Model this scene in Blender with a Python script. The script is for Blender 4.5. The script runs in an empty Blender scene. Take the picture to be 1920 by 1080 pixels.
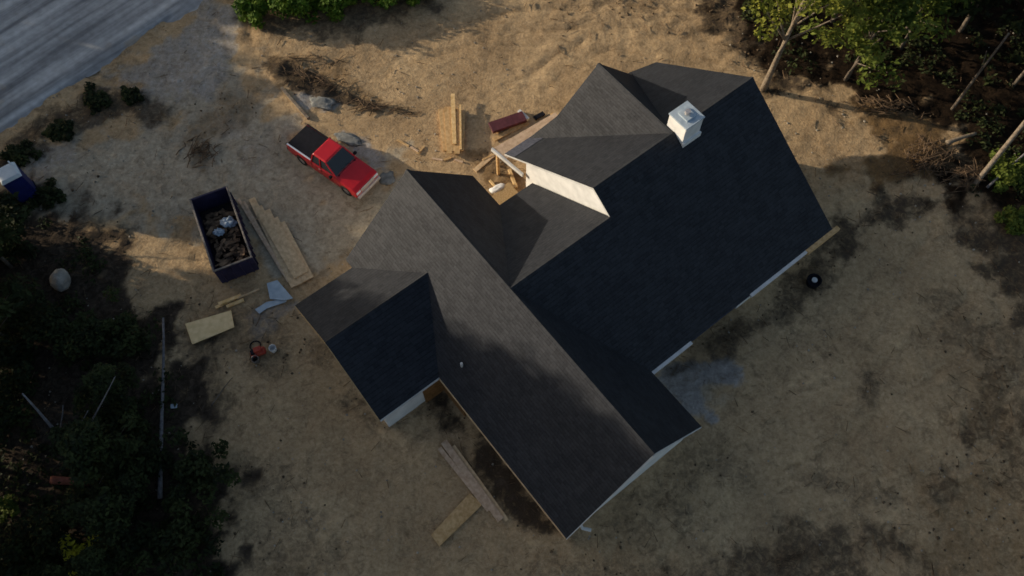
import bpy, math, random
from mathutils import Vector, Matrix, noise
R = math.radians
sc = bpy.context.scene
col = sc.collection
# ------------------------------------------------------------------ camera
CAM = Vector((0.0, 0.0, 42.8)); FPX = 1559.2
pt, rl = R(25.72), R(-1.164)
FW = Vector((0, math.sin(pt), -math.cos(pt)))
u0_ = Vector((0, math.cos(pt), math.sin(pt))); r0_ = Vector((1, 0, 0))
RT = r0_*math.cos(rl) + u0_*math.sin(rl); UP = u0_*math.cos(rl) - r0_*math.sin(rl)
cd = bpy.data.cameras.new('camera'); cam = bpy.data.objects.new('camera', cd); col.objects.link(cam)
cd.sensor_width = 36; cd.lens = FPX/1920*36; cd.clip_start = .5; cd.clip_end = 2000
m = Matrix((RT, UP, -FW)).transposed().to_4x4(); m.translation = CAM; cam.matrix_world = m
cd.dof.use_dof = True; cd.dof.focus_distance = 20.0; cd.dof.aperture_fstop = .9
sc.camera = cam
# ------------------------------------------------------------------ light
SUN_EL = R(13.6); sdir = Vector((.961*math.cos(SUN_EL), -.279*math.cos(SUN_EL), -math.sin(SUN_EL)))   # travel direction
w = bpy.data.worlds.new('World'); sc.world = w; w.use_nodes = True
nt = w.node_tree; bg = nt.nodes['Background']; sky = nt.nodes.new('ShaderNodeTexSky')
sky.sky_type = 'NISHITA'; sky.sun_disc = False; sky.sun_elevation = SUN_EL
sky.sun_rotation = math.atan2(-sdir.x, -sdir.y); sky.air_density = 1.0; sky.dust_density = 2.0; sky.ozone_density = .6
nt.links.new(sky.outputs[0], bg.inputs[0]); bg.inputs[1].default_value = .105
ld = bpy.data.lights.new('sun', 'SUN'); ld.energy = 4.3; ld.angle = R(.6); ld.color = (1, .86, .65)
lo = bpy.data.objects.new('sun', ld); col.objects.link(lo); lo.rotation_euler = sdir.to_track_quat('-Z', 'Y').to_euler()
lo.location = (-60, 30, 40)
sc.view_settings.view_transform = 'Standard'; sc.view_settings.look = 'None'
sc.view_settings.exposure = 0.35; sc.view_settings.gamma = 1
# ------------------------------------------------------------------ helpers
def P(px, py, z=0.0):
    d = FW + RT*((px-960)/FPX) - UP*((py-540)/FPX)
    return CAM + d*((z-CAM.z)/d.z)
TH = R(37.09); OU, OV = 4.079, 11.661
def nz(p, s=1.0, o=0): return noise.noise(Vector((p[0]*s+o, p[1]*s-o*.7, (p[2] if len(p) > 2 else 0)*s+o*.3)))
def fbm(x, y, s, o=0, n=4):
    a, t = 1.0, 0.0
    for i in range(n):
        t += a*noise.noise(Vector((x*s+o, y*s+o*1.7, o))); a *= .55; s *= 2.1
    return t
class MB:
    def __init__(s): s.v = []; s.f = []; s.c = None
    def add(s, vs, fs):
        b = len(s.v); s.v += [tuple(p) for p in vs]; s.f += [tuple(i+b for i in f) for f in fs]; return s
    def box(s, c, d, rz=0.0, M=None, tap=1.0):
        vs = []
        for z in (-1, 1):
            k = tap if z > 0 else 1
            for x, y in ((-1,-1),(1,-1),(1,1),(-1,1)):
                p = Vector((x*d[0]/2*k, y*d[1]/2*k, z*d[2]/2))
                if rz: p = Matrix.Rotation(rz, 3, 'Z') @ p
                if M: p = M @ p
                vs.append(p+Vector(c))
        return s.add(vs, [(3,2,1,0),(4,5,6,7),(0,1,5,4),(1,2,6,5),(2,3,7,6),(3,0,4,7)])
    def tube(s, pts, rad, n=7, cap=True):
        pts = [Vector(p) for p in pts]; vs = []; N = len(pts)
        if not isinstance(rad, (list, tuple)): rad = [rad]*N
        for i, p in enumerate(pts):
            d = (pts[min(i+1, N-1)]-pts[max(i-1, 0)]).normalized()
            a = d.cross(Vector((0, 0, 1)));
            if a.length < .05: a = d.cross(Vector((1, 0, 0)))
            a.normalize(); b = d.cross(a)
            for k in range(n):
                t = 2*math.pi*k/n; vs.append(p+(a*math.cos(t)+b*math.sin(t))*rad[i])
        fs = [(i*n+k, i*n+(k+1) % n, (i+1)*n+(k+1) % n, (i+1)*n+k) for i in range(N-1) for k in range(n)]
        if cap: fs += [tuple(range(n-1, -1, -1)), tuple(range((N-1)*n, N*n))]
        return s.add(vs, fs)
    def slab(s, poly, t):                 # polygon in 3D, thickened straight down
        n = len(poly); vs = list(poly)+[(p[0], p[1], p[2]-t) for p in poly]
        return s.add(vs, [tuple(range(n)), tuple(range(2*n-1, n-1, -1))]+[(i, i+n, (i+1) % n+n, (i+1) % n) for i in range(n)])
    def prism(s, poly, off):              # polygon swept by vector
        n = len(poly); off = Vector(off); vs = list(poly)+[Vector(p)+off for p in poly]
        return s.add(vs, [tuple(range(n)), tuple(range(2*n-1, n-1, -1))]+[(i, i+n, (i+1) % n+n, (i+1) % n) for i in range(n)])
    def build(s, name, mat, parent=None, bevel=0, smooth=False, fix=True):
        me = bpy.data.meshes.new(name); me.from_pydata([tuple(p) for p in s.v], [], s.f)
        if fix:
            import bmesh
            bm = bmesh.new(); bm.from_mesh(me); bmesh.ops.recalc_face_normals(bm, faces=bm.faces); bm.to_mesh(me); bm.free()
        me.materials.append(mat)
        if smooth: me.polygons.foreach_set('use_smooth', [True]*len(me.polygons))
        o = bpy.data.objects.new(name, me); col.objects.link(o)
        if parent: o.parent = parent
        if bevel:
            b = o.modifiers.new('b', 'BEVEL'); b.width = bevel; b.segments = 2; b.limit_method = 'ANGLE'
        return o
def tag(o, label=None, cat=None, group=None, kind=None):
    if label: o['label'] = label
    if cat: o['category'] = cat
    if group: o['group'] = group
    if kind: o['kind'] = kind
    return o
def empty(name, loc, rz=0): 
    o = bpy.data.objects.new(name, None); col.objects.link(o); o.location = loc; o.rotation_euler = (0, 0, rz); o.empty_display_size = .3; return o
def copy_tree(o, parent=None):
    c = o.copy(); col.objects.link(c); c.parent = parent
    for ch in [x for x in col.objects if x.parent == o]: copy_tree(ch, c)
    return c
# ------------------------------------------------------------------ materials
def mat(name, c, rough=.8, c2=None, sc_=3.0, det=5, bump=0.0, bsc=20, metal=0, spec=.3, stops=(.35, .65), coord='Object', coat=0):
    m = bpy.data.materials.new(name); m.use_nodes = True; n = m.node_tree; L = n.links; b = n.nodes['Principled BSDF']
    b.inputs['Roughness'].default_value = rough; b.inputs['Metallic'].default_value = metal
    b.inputs['Specular IOR Level'].default_value = spec; b.inputs['Coat Weight'].default_value = coat
    tc = n.nodes.new('ShaderNodeTexCoord')
    if c2:
        t = n.nodes.new('ShaderNodeTexNoise'); t.inputs['Scale'].default_value = sc_; t.inputs['Detail'].default_value = det
        L.new(tc.outputs[coord], t.inputs['Vector'])
        r = n.nodes.new('ShaderNodeValToRGB'); r.color_ramp.elements[0].position = stops[0]; r.color_ramp.elements[1].position = stops[1]
        r.color_ramp.elements[0].color = (*c, 1); r.color_ramp.elements[1].color = (*c2, 1)
        L.new(t.outputs['Fac'], r.inputs[0]); L.new(r.outputs[0], b.inputs['Base Color'])
    else: b.inputs['Base Color'].default_value = (*c, 1)
    if bump:
        t2 = n.nodes.new('ShaderNodeTexNoise'); t2.inputs['Scale'].default_value = bsc; t2.inputs['Detail'].default_value = 6
        L.new(tc.outputs[coord], t2.inputs['Vector'])
        bp = n.nodes.new('ShaderNodeBump'); bp.inputs['Strength'].default_value = bump; bp.inputs['Distance'].default_value = .05
        L.new(t2.outputs['Fac'], bp.inputs['Height']); L.new(bp.outputs[0], b.inputs['Normal'])
    return m
def shingle_mat():
    m = bpy.data.materials.new('asphalt_shingles'); m.use_nodes = True; n = m.node_tree; L = n.links; b = n.nodes['Principled BSDF']
    b.inputs['Roughness'].default_value = .68; b.inputs['Specular IOR Level'].default_value = .42; b.inputs['Specular Tint'].default_value = (.88, .91, 1, 1)
    tc = n.nodes.new('ShaderNodeTexCoord'); 
    t = n.nodes.new('ShaderNodeTexNoise'); t.inputs['Scale'].default_value = .9; t.inputs['Detail'].default_value = 4
    t2 = n.nodes.new('ShaderNodeTexNoise'); t2.inputs['Scale'].default_value = 9; t2.inputs['Detail'].default_value = 4
    L.new(tc.outputs['Object'], t.inputs['Vector']); L.new(tc.outputs['Object'], t2.inputs['Vector'])
    sx = n.nodes.new('ShaderNodeSeparateXYZ'); L.new(tc.outputs['Object'], sx.inputs[0])
    def M(op, a, b_=None):
        q = n.nodes.new('ShaderNodeMath'); q.operation = op
        for i, x in enumerate((a, b_)):
            if x is None: continue
            if isinstance(x, (int, float)): q.inputs[i].default_value = x
            else: L.new(x, q.inputs[i])
        return q.outputs[0]
    fr = M('FRACT', M('MULTIPLY', sx.outputs[2], 9.0))       # shingle courses step up the slope
    course = M('MULTIPLY', M('LESS_THAN', fr, .16), .22)
    tab = n.nodes.new('ShaderNodeTexWhiteNoise'); tab.noise_dimensions = '3D'
    cx = n.nodes.new('ShaderNodeCombineXYZ')
    L.new(M('FLOOR', M('MULTIPLY', sx.outputs[0], 3.1)), cx.inputs[0]); L.new(M('FLOOR', M('MULTIPLY', sx.outputs[1], 3.1)), cx.inputs[1]); L.new(M('FLOOR', M('MULTIPLY', sx.outputs[2], 9.0)), cx.inputs[2])
    L.new(cx.outputs[0], tab.inputs['Vector'])
    v = M('ADD', M('MULTIPLY', t.outputs['Fac'], .35), M('MULTIPLY', t2.outputs['Fac'], .5)); v = M('ADD', v, M('MULTIPLY', tab.outputs['Value'], .22)); v = M('SUBTRACT', v, course)
    r = n.nodes.new('ShaderNodeValToRGB'); r.color_ramp.elements[0].position = .15; r.color_ramp.elements[1].position = .95
    r.color_ramp.elements[0].color = (.006, .007, .0095, 1); r.color_ramp.elements[1].color = (.017, .019, .025, 1)
    L.new(v, r.inputs[0]); L.new(r.outputs[0], b.inputs['Base Color'])
    bp = n.nodes.new('ShaderNodeBump'); sp = n.nodes.new('ShaderNodeMapRange'); sp.inputs[1].default_value = .2; sp.inputs[2].default_value = .85; sp.inputs[3].default_value = .22; sp.inputs[4].default_value = .55; L.new(v, sp.inputs[0]); L.new(sp.outputs[0], b.inputs['Specular IOR Level'])
    bp.inputs['Strength'].default_value = .3; bp.inputs['Distance'].default_value = .02
    L.new(v, bp.inputs['Height']); L.new(bp.outputs[0], b.inputs['Normal'])
    return m
def leaf_mat(name, c1, c2):
    m = bpy.data.materials.new(name); m.use_nodes = True; n = m.node_tree; L = n.links; b = n.nodes['Principled BSDF']
    b.inputs['Roughness'].default_value = .7; b.inputs['Specular IOR Level'].default_value = .15
    a = n.nodes.new('ShaderNodeAttribute'); a.attribute_name = 'hue'
    mx = n.nodes.new('ShaderNodeValToRGB'); mx.color_ramp.elements[0].color = (*c1, 1); mx.color_ramp.elements[1].color = (*c2, 1)
    L.new(a.outputs['Fac'], mx.inputs[0]); L.new(mx.outputs[0], b.inputs['Base Color'])
    tr = n.nodes.new('ShaderNodeBsdfTranslucent'); L.new(mx.outputs[0], tr.inputs[0])
    ms = n.nodes.new('ShaderNodeMixShader'); ms.inputs[0].default_value = .25
    L.new(b.outputs[0], ms.inputs[1]); L.new(tr.outputs[0], ms.inputs[2]); L.new(ms.outputs[0], n.nodes['Material Output'].inputs[0])
    return m
M = {}
M['shingle'] = shingle_mat()
M['felt'] = mat('roof_felt', (.03, .034, .05), .9, (.06, .065, .09), 6)
M['wrap'] = mat('white_house_wrap', (.62, .62, .62), .7, (.76, .76, .76), 1.6, bump=.1, bsc=6)
M['trim'] = mat('white_trim', (.5, .5, .5), .6, (.62, .62, .62), 2)
M['osb'] = mat('osb_board', (.34, .22, .10), .85, (.50, .36, .19), 14, bump=.2, bsc=40)
M['osb_brown'] = mat('wet_osb_board', (.16, .075, .022), .85, (.26, .13, .05), 6, bump=.2, bsc=40)
M['ply'] = mat('yellowish_plywood', (.70, .50, .25), .8, (.84, .62, .34), 3, bump=.1, bsc=30)
M['lumber'] = mat('fresh_lumber', (.42, .26, .11), .8, (.60, .40, .20), 5, bump=.15, bsc=25)
M['lumber2'] = mat('bright_lumber', (.60, .38, .15), .75, (.78, .55, .28), 5, bump=.15, bsc=25)
M['oldwood'] = mat('weathered_boards', (.48, .33, .19), .85, (.66, .48, .29), 4, bump=.2, bsc=25)
M['pinkwood'] = mat('greyed_boards', (.44, .30, .20), .85, (.60, .44, .31), 5, bump=.2, bsc=25)
M['concrete'] = mat('concrete', (.26, .29, .33), .85, (.38, .41, .45), 1.5, bump=.2, bsc=12)
M['dark'] = mat('recess_shade', (.012, .012, .015), .8, (.02, .02, .025), 5)
M['glass'] = mat('window_glass', (.02, .025, .03), .08, spec=.5)
M['red'] = mat('red_car_paint', (.42, .006, .012), .35, (.47, .009, .016), 2, coat=.5)
M['blackp'] = mat('black_plastic', (.005, .005, .009), .7, (.010, .010, .016), 5, spec=.15)
M['tarp'] = mat('grey_sheeting', (.11, .115, .115), .9, (.21, .215, .21), 3, bump=.6, bsc=5)
M['chrome'] = mat('dull_chrome', (.55, .5, .48), .35, (.65, .6, .58), 5, metal=.6)
M['rubber'] = mat('tyre_rubber', (.018, .018, .018), .8, (.035, .033, .03), 8)
M['navy'] = mat('navy_painted_steel', (.014, .012, .035), .6, (.03, .026, .07), 1.2, bump=.15, bsc=8)
M['rim'] = mat('scuffed_steel_rim', (.09, .08, .075), .6, (.2, .17, .15), 6)
M['rust'] = mat('rusty_interior', (.012, .011, .016), .9, (.035, .022, .02), 2.5)
M['bag'] = mat('pale_plastic_bag', (.20, .26, .33), .5, (.42, .48, .55), 5, bump=.5, bsc=10)
M['blue'] = mat('blue_plastic', (.008, .014, .09), .5, (.012, .02, .13), 2)
M['whiteblue'] = mat('white_plastic', (.55, .62, .7), .5, (.7, .76, .82), 2)
M['foam'] = mat('pale_blue_foam_board', (.32, .39, .46), .7, (.44, .51, .57), 3)
M['maroon'] = mat('maroon_paint', (.07, .018, .025), .6, (.11, .03, .04), 4)
M['redtool'] = mat('red_enamel', (.30, .03, .02), .5, (.38, .06, .03), 6)
M['white'] = mat('white_plastic_bucket', (.6, .6, .6), .5, (.75, .75, .75), 4)
M['rock'] = mat('pale_rock', (.22, .20, .17), .9, (.36, .33, .29), 3, bump=.6, bsc=6)
M['stone'] = mat('small_stones', (.20, .175, .14), .9, (.40, .36, .30), 3, bump=.4, bsc=12)
M['clod'] = mat('earth_clods', (.05, .035, .022), 1, (.13, .09, .055), 3, bump=.4, bsc=12)
M['bark'] = mat('bark', (.07, .055, .045), .95, (.17, .14, .11), 5, bump=.6, bsc=14)
M['palebark'] = mat('pale_bark', (.13, .10, .075), .9, (.25, .205, .155), 6, bump=.6, bsc=14)
M['greybark'] = mat('grey_bark', (.11, .105, .11), .9, (.20, .19, .2), 6, bump=.6, bsc=14)
M['redlog'] = mat('reddish_log', (.19, .06, .035), .9, (.28, .10, .07), 4, bump=.5, bsc=14)
M['twig'] = mat('dead_twigs', (.05, .032, .02), .95, (.17, .11, .065), 3)
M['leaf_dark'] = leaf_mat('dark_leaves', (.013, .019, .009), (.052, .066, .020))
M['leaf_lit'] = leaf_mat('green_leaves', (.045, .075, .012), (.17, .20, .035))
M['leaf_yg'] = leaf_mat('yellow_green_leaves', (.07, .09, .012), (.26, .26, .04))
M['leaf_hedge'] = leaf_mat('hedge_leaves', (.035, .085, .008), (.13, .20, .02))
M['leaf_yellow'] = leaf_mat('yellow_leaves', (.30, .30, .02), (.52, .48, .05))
# ------------------------------------------------------------------ ground (one sheet)
def seg_d(p, a, b):
    ab = b-a; t = max(0, min(1, (p-a).dot(ab)/ab.length_squared)); return (p-a-ab*t).length
def V2(v): return Vector((v[0], v[1]))
def G2(px, py): return V2(P(px, py, 0))
def inpoly(p, poly):
    x, y = p; c = False; j = len(poly)-1
    for i in range(len(poly)):
        a, b = poly[i], poly[j]
        if (a[1] > y) != (b[1] > y) and x < (b[0]-a[0])*(y-a[1])/(b[1]-a[1])+a[0]: c = not c
        j = i
    return c
def pdist(p, poly):            # signed distance, positive inside
    d = min(seg_d(p, poly[i], poly[i-1]) for i in range(len(poly)))
    return d if inpoly(p, poly) else -d
def sm(a, b, x): t = max(0, min(1, (x-a)/(b-a))); return t*t*(3-2*t)
def poly(*pp): return [G2(*q) for q in pp]
# zones: leaf litter / dark soil, some with cast shade painted in
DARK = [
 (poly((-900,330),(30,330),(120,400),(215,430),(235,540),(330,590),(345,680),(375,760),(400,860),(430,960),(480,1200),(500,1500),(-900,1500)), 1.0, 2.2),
 (poly((1440,140),(1560,160),(1640,190),(1740,215),(1800,240),(1800,330),(1740,360),(1800,380),(2100,420),(2400,400),(2400,-500),(1400,-500),(1330,-60),(1380,40)), .95, 1.6),  # dark woods floor with canopy shade painted in
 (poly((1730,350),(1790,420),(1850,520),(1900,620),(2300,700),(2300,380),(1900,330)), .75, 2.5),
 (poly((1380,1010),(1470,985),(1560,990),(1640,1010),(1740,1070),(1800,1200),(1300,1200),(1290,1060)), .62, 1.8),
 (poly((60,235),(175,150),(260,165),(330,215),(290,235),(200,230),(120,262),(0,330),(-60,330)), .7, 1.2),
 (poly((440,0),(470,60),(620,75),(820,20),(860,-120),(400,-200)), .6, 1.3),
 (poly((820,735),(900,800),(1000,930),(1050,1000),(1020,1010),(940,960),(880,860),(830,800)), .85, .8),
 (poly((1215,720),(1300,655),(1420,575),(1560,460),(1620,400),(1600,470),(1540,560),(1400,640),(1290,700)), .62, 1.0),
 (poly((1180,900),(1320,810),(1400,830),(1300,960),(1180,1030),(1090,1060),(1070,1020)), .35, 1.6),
 (poly((1560,415),(1610,390),(1690,355),(1765,350),(1730,395),(1640,430),(1590,500),(1560,470)), .72, 1.1),  # house's cast shadow band painted into the dark soil
 (poly((490,118),(560,118),(640,165),(720,200),(640,195),(540,170)), .8, .35), (poly((500,106),(650,112),(640,124),(505,124)), .6, .3),  # tree shadow streaks painted in over debris, next line too
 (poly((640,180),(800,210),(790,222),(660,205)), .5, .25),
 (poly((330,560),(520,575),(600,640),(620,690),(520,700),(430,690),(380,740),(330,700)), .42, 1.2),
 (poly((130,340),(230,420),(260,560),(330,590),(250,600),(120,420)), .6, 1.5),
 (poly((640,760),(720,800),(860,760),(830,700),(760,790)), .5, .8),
 (poly((1290,-60),(1340,60),(1440,170),(1560,200),(1440,-100)), .75, 1.6),  # shade of the trees past the top edge, painted into the ground
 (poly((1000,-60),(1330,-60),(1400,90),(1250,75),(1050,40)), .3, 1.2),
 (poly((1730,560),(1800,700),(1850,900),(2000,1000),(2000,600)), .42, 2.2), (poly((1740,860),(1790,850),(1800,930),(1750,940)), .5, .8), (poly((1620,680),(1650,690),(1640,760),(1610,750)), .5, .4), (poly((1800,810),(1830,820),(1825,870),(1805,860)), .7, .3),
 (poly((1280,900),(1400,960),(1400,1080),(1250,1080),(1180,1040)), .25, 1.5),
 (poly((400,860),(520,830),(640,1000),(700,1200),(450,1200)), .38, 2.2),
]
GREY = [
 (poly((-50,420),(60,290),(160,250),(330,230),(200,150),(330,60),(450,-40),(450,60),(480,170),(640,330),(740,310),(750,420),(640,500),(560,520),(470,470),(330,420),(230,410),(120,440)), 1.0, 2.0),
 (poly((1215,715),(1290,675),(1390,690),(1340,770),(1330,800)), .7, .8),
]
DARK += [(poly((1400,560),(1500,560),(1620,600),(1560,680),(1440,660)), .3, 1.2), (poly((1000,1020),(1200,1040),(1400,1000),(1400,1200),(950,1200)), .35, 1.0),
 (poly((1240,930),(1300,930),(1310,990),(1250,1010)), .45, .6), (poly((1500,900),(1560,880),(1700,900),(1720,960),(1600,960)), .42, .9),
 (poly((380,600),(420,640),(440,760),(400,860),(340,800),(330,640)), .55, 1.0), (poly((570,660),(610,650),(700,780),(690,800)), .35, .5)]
BLUE = [
 (poly((1222,706),(1292,672),(1392,690),(1395,714),(1318,728),(1350,790),(1325,806),(1280,760),(1235,722)), 1.0, .55),
 (poly((545,172),(600,168),(640,190),(620,212),(570,212),(540,190)), .9, .4), (poly((640,245),(690,255),(735,330),(745,350),(700,310),(650,285)), .8, .4),
 (poly((500,560),(560,570),(520,610),(480,640),(460,600)), .55, .5), (poly((-20,330),(60,285),(130,250),(150,290),(80,340),(30,380)), .5, 1.2),
 (poly((150,180),(250,120),(400,10),(450,10),(450,90),(400,190),(300,190),(220,170)), .62, 1.2), (poly((430,200),(520,330),(480,350),(400,230)), .4, 1.0),
]
BROWN = [
 (poly((345,240),(420,165),(500,180),(470,230),(400,260),(390,330),(340,300)), .5, 1.0),
 (poly((500,100),(620,105),(700,175),(740,200),(620,190),(520,165)), .5, .8),
 (poly((1590,190),(1720,180),(1790,250),(1790,330),(1700,350),(1560,320),(1650,290)), .8, 1.0),
 (poly((640,480),(690,450),(600,520),(540,560)), .6, .5),
 (poly((870,290),(950,270),(985,330),(930,385),(890,330)), .6, .5),
 (poly((1840,650),(1920,700),(2100,1200),(1700,1200),(1700,900),(1800,800)), .45, 2.0),
]
CENTER = V2((0, 24))
def zone(p, Z, wob):
    t = 0
    for pg, v, soft in Z:
        cx = sum(q.x for q in pg)/len(pg)
        d = pdist(p, pg)+wob*soft*1.3
        t = max(t, v*sm(-soft*.6, soft*.6, d))
    return t
def lin_axis(a, b, st, far):
    xs = []; x = a
    while x < b+1e-6: xs.append(x); x += st
    o = []; s = st; x = b
    while x < far: s *= 1.35; x += s; o.append(x)
    o2 = []; s = st; x = a
    while x > -far: s *= 1.35; x -= s; o2.append(x)
    return o2[::-1]+xs+o
XS = lin_axis(-38, 38, .24, 420); YS = lin_axis(2, 47, .24, 420)
HOUSE = None
def ground_h(x, y):
    return .07*fbm(x, y, .18, 3, 3)
RUTS = []
for pp_, gap, amt in [(((425,20),(470,150),(545,250),(600,330)), 1.7, .4), (((200,120),(330,215),(450,330),(520,420)), 1.7, .35), (((1180,1060),(1330,900),(1560,800),(1800,620),(1930,500)), 2.0, .38), (((600,800),(680,950),(850,1050),(1050,1075)), 1.8, .3),
 (((780,95),(950,40),(1150,28),(1350,40)), 1.9, .45), (((1010,150),(1130,75),(1300,85),(1420,120)), 1.6, .4), (((1450,720),(1600,560),(1720,430)), 1.8, .32), (((1250,870),(1420,780),(1600,640),(1700,480)), 1.9, .3), (((150,330),(240,400),(330,470),(380,560)), 1.5, .4)]:
    q = [G2(*t) for t in pp_]; RUTS.append((q, gap, amt, min(a.x for a in q)-3, max(a.x for a in q)+3, min(a.y for a in q)-3, max(a.y for a in q)+3))
def rut(p):
    t = 0
    for q, gap, amt, x0, x1, y0, y1 in RUTS:
        if not (x0 < p.x < x1 and y0 < p.y < y1): continue
        d = min(seg_d(p, q[i], q[i+1]) for i in range(len(q)-1))+.25*noise.noise(Vector((p.x*.5, p.y*.5, 3)))
        t = max(t, amt*max(0, 1-abs(d-gap/2)/.38)*(.65+.6*noise.noise(Vector((p.x*.35, p.y*.35, 9)))))
    return t
gv, dk, gr, br, bl, hu = [], [], [], [], [], []
for y in YS:
    for x in XS:
        near = -38 <= x <= 38 and 2 <= y <= 47
        p = V2((x, y)); wob = fbm(x, y, .55, 7, 5) if near else 0
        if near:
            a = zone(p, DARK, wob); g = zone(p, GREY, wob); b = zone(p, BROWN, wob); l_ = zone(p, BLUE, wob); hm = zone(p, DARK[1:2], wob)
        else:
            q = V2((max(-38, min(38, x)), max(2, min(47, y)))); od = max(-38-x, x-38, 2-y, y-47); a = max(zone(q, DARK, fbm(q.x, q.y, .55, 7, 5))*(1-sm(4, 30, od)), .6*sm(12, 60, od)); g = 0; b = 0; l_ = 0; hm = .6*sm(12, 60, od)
        rt = rut(p) if near else 0; b = max(b, rt*1.25)
        rough = .05+.10*a+.10*b
        h = ground_h(x, y)-rt*.22+(rough*fbm(x, y, 1.3, 11, 4) if near else 0)
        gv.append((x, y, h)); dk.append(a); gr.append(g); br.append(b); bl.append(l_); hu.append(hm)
nx = len(XS)
gf = [(j*nx+i, j*nx+i+1, (j+1)*nx+i+1, (j+1)*nx+i) for j in range(len(YS)-1) for i in range(nx-1)]
me = bpy.data.meshes.new('ground'); me.from_pydata(gv, [], gf)
for nm, arr in (('dark', dk), ('grey', gr), ('brown', br), ('blue', bl), ('humus_shade', hu)):
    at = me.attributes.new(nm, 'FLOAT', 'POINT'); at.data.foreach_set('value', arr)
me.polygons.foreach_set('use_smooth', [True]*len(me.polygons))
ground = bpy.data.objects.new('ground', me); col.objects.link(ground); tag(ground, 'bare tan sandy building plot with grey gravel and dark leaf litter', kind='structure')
def ground_mat():
    m = bpy.data.materials.new('sandy_ground'); m.use_nodes = True; n = m.node_tree; L = n.links; b = n.nodes['Principled BSDF']
    b.inputs['Roughness'].default_value = 1; b.inputs['Specular IOR Level'].default_value = .05
    tc = n.nodes.new('ShaderNodeTexCoord')
    def N(s, d=6, ro=.6, dist=0):
        t = n.nodes.new('ShaderNodeTexNoise'); t.inputs['Scale'].default_value = s; t.inputs['Detail'].default_value = d; t.inputs['Roughness'].default_value = ro; t.inputs['Distortion'].default_value = dist
        L.new(tc.outputs['Object'], t.inputs['Vector']); return t.outputs['Fac']
    def ramp(f, a, b_, ca, cb):
        r = n.nodes.new('ShaderNodeValToRGB'); r.color_ramp.elements[0].position = a; r.color_ramp.elements[1].position = b_
        r.color_ramp.elements[0].color = (*ca, 1); r.color_ramp.elements[1].color = (*cb, 1); L.new(f, r.inputs[0]); return r.outputs[0]
    def mix(f, a, b_, mode='MIX'):
        x = n.nodes.new('ShaderNodeMix'); x.data_type = 'RGBA'; x.blend_type = mode
        if isinstance(f, float): x.inputs[0].default_value = f
        else: L.new(f, x.inputs[0])
        L.new(a, x.inputs[6]); L.new(b_, x.inputs[7]); return x.outputs[2]
    def attr(nm): a = n.nodes.new('ShaderNodeAttribute'); a.attribute_name = nm; return a.outputs['Fac']
    big, mid, fine, fl = N(.22, 5), N(1.1, 7, .65, .4), N(7, 5, .7), N(2.6, 8, .72, .8)
    sand = mix(mid, ramp(big, .3, .7, (.38, .265, .15), (.53, .38, .215)), ramp(fine, .3, .7, (.38, .27, .155), (.59, .44, .28)))
    grey = ramp(fl, .3, .7, (.32, .275, .205), (.52, .45, .345))
    brown = ramp(fl, .35, .65, (.085, .05, .024), (.24, .155, .075))
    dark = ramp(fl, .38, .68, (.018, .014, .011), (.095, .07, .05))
    def breakup(a, amt):
        q = n.nodes.new('ShaderNodeMath'); q.operation = 'MULTIPLY_ADD'; L.new(fl, q.inputs[0]); q.inputs[1].default_value = amt; L.new(attr(a), q.inputs[2])
        r = n.nodes.new('ShaderNodeMapRange'); L.new(q.outputs[0], r.inputs[0]); r.inputs[1].default_value = .12+amt*.5; r.inputs[2].default_value = .92+amt*.5; r.interpolation_type = 'SMOOTHSTEP'; return r.outputs[0]
    c = mix(breakup('grey', .5), sand, grey)
    c = mix(breakup('blue', 1.3), c, ramp(fl, .3, .7, (.26, .24, .225), (.42, .40, .38)))
    c = mix(breakup('brown', 1.2), c, brown)
    spots = ramp(N(1.1, 10, .78, .9), .50, .72, (0, 0, 0), (.8, .8, .8)); 
    c = mix(spots, c, ramp(fine, .3, .7, (.09, .06, .035), (.17, .125, .075)))
    c = mix(1.0, c, ramp(N(3.2, 9, .8, .3), .25, .75, (.50, .47, .44), (1.32, 1.32, 1.32)), 'MULTIPLY')
    c = mix(1.0, c, ramp(big, .3, .7, (.84, .82, .80), (1.1, 1.1, 1.1)), 'MULTIPLY')
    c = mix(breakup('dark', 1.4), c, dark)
    c = mix(breakup('humus_shade', 1.0), c, ramp(fl, .4, .75, (.009, .0065, .005), (.045, .028, .016)))  # dark forest soil with canopy shade put into its colour
    L.new(c, b.inputs['Base Color'])
    bp = n.nodes.new('ShaderNodeBump'); bp.inputs['Strength'].default_value = .5; bp.inputs['Distance'].default_value = .10
    ad = n.nodes.new('ShaderNodeMath'); ad.operation = 'ADD'; L.new(fl, ad.inputs[0]); L.new(fine, ad.inputs[1]); L.new(ad.outputs[0], bp.inputs['Height']); L.new(bp.outputs[0], b.inputs['Normal'])
    return m
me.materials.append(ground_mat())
def gz(x, y):
    p = V2((x, y)); return ground_h(x, y)
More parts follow.
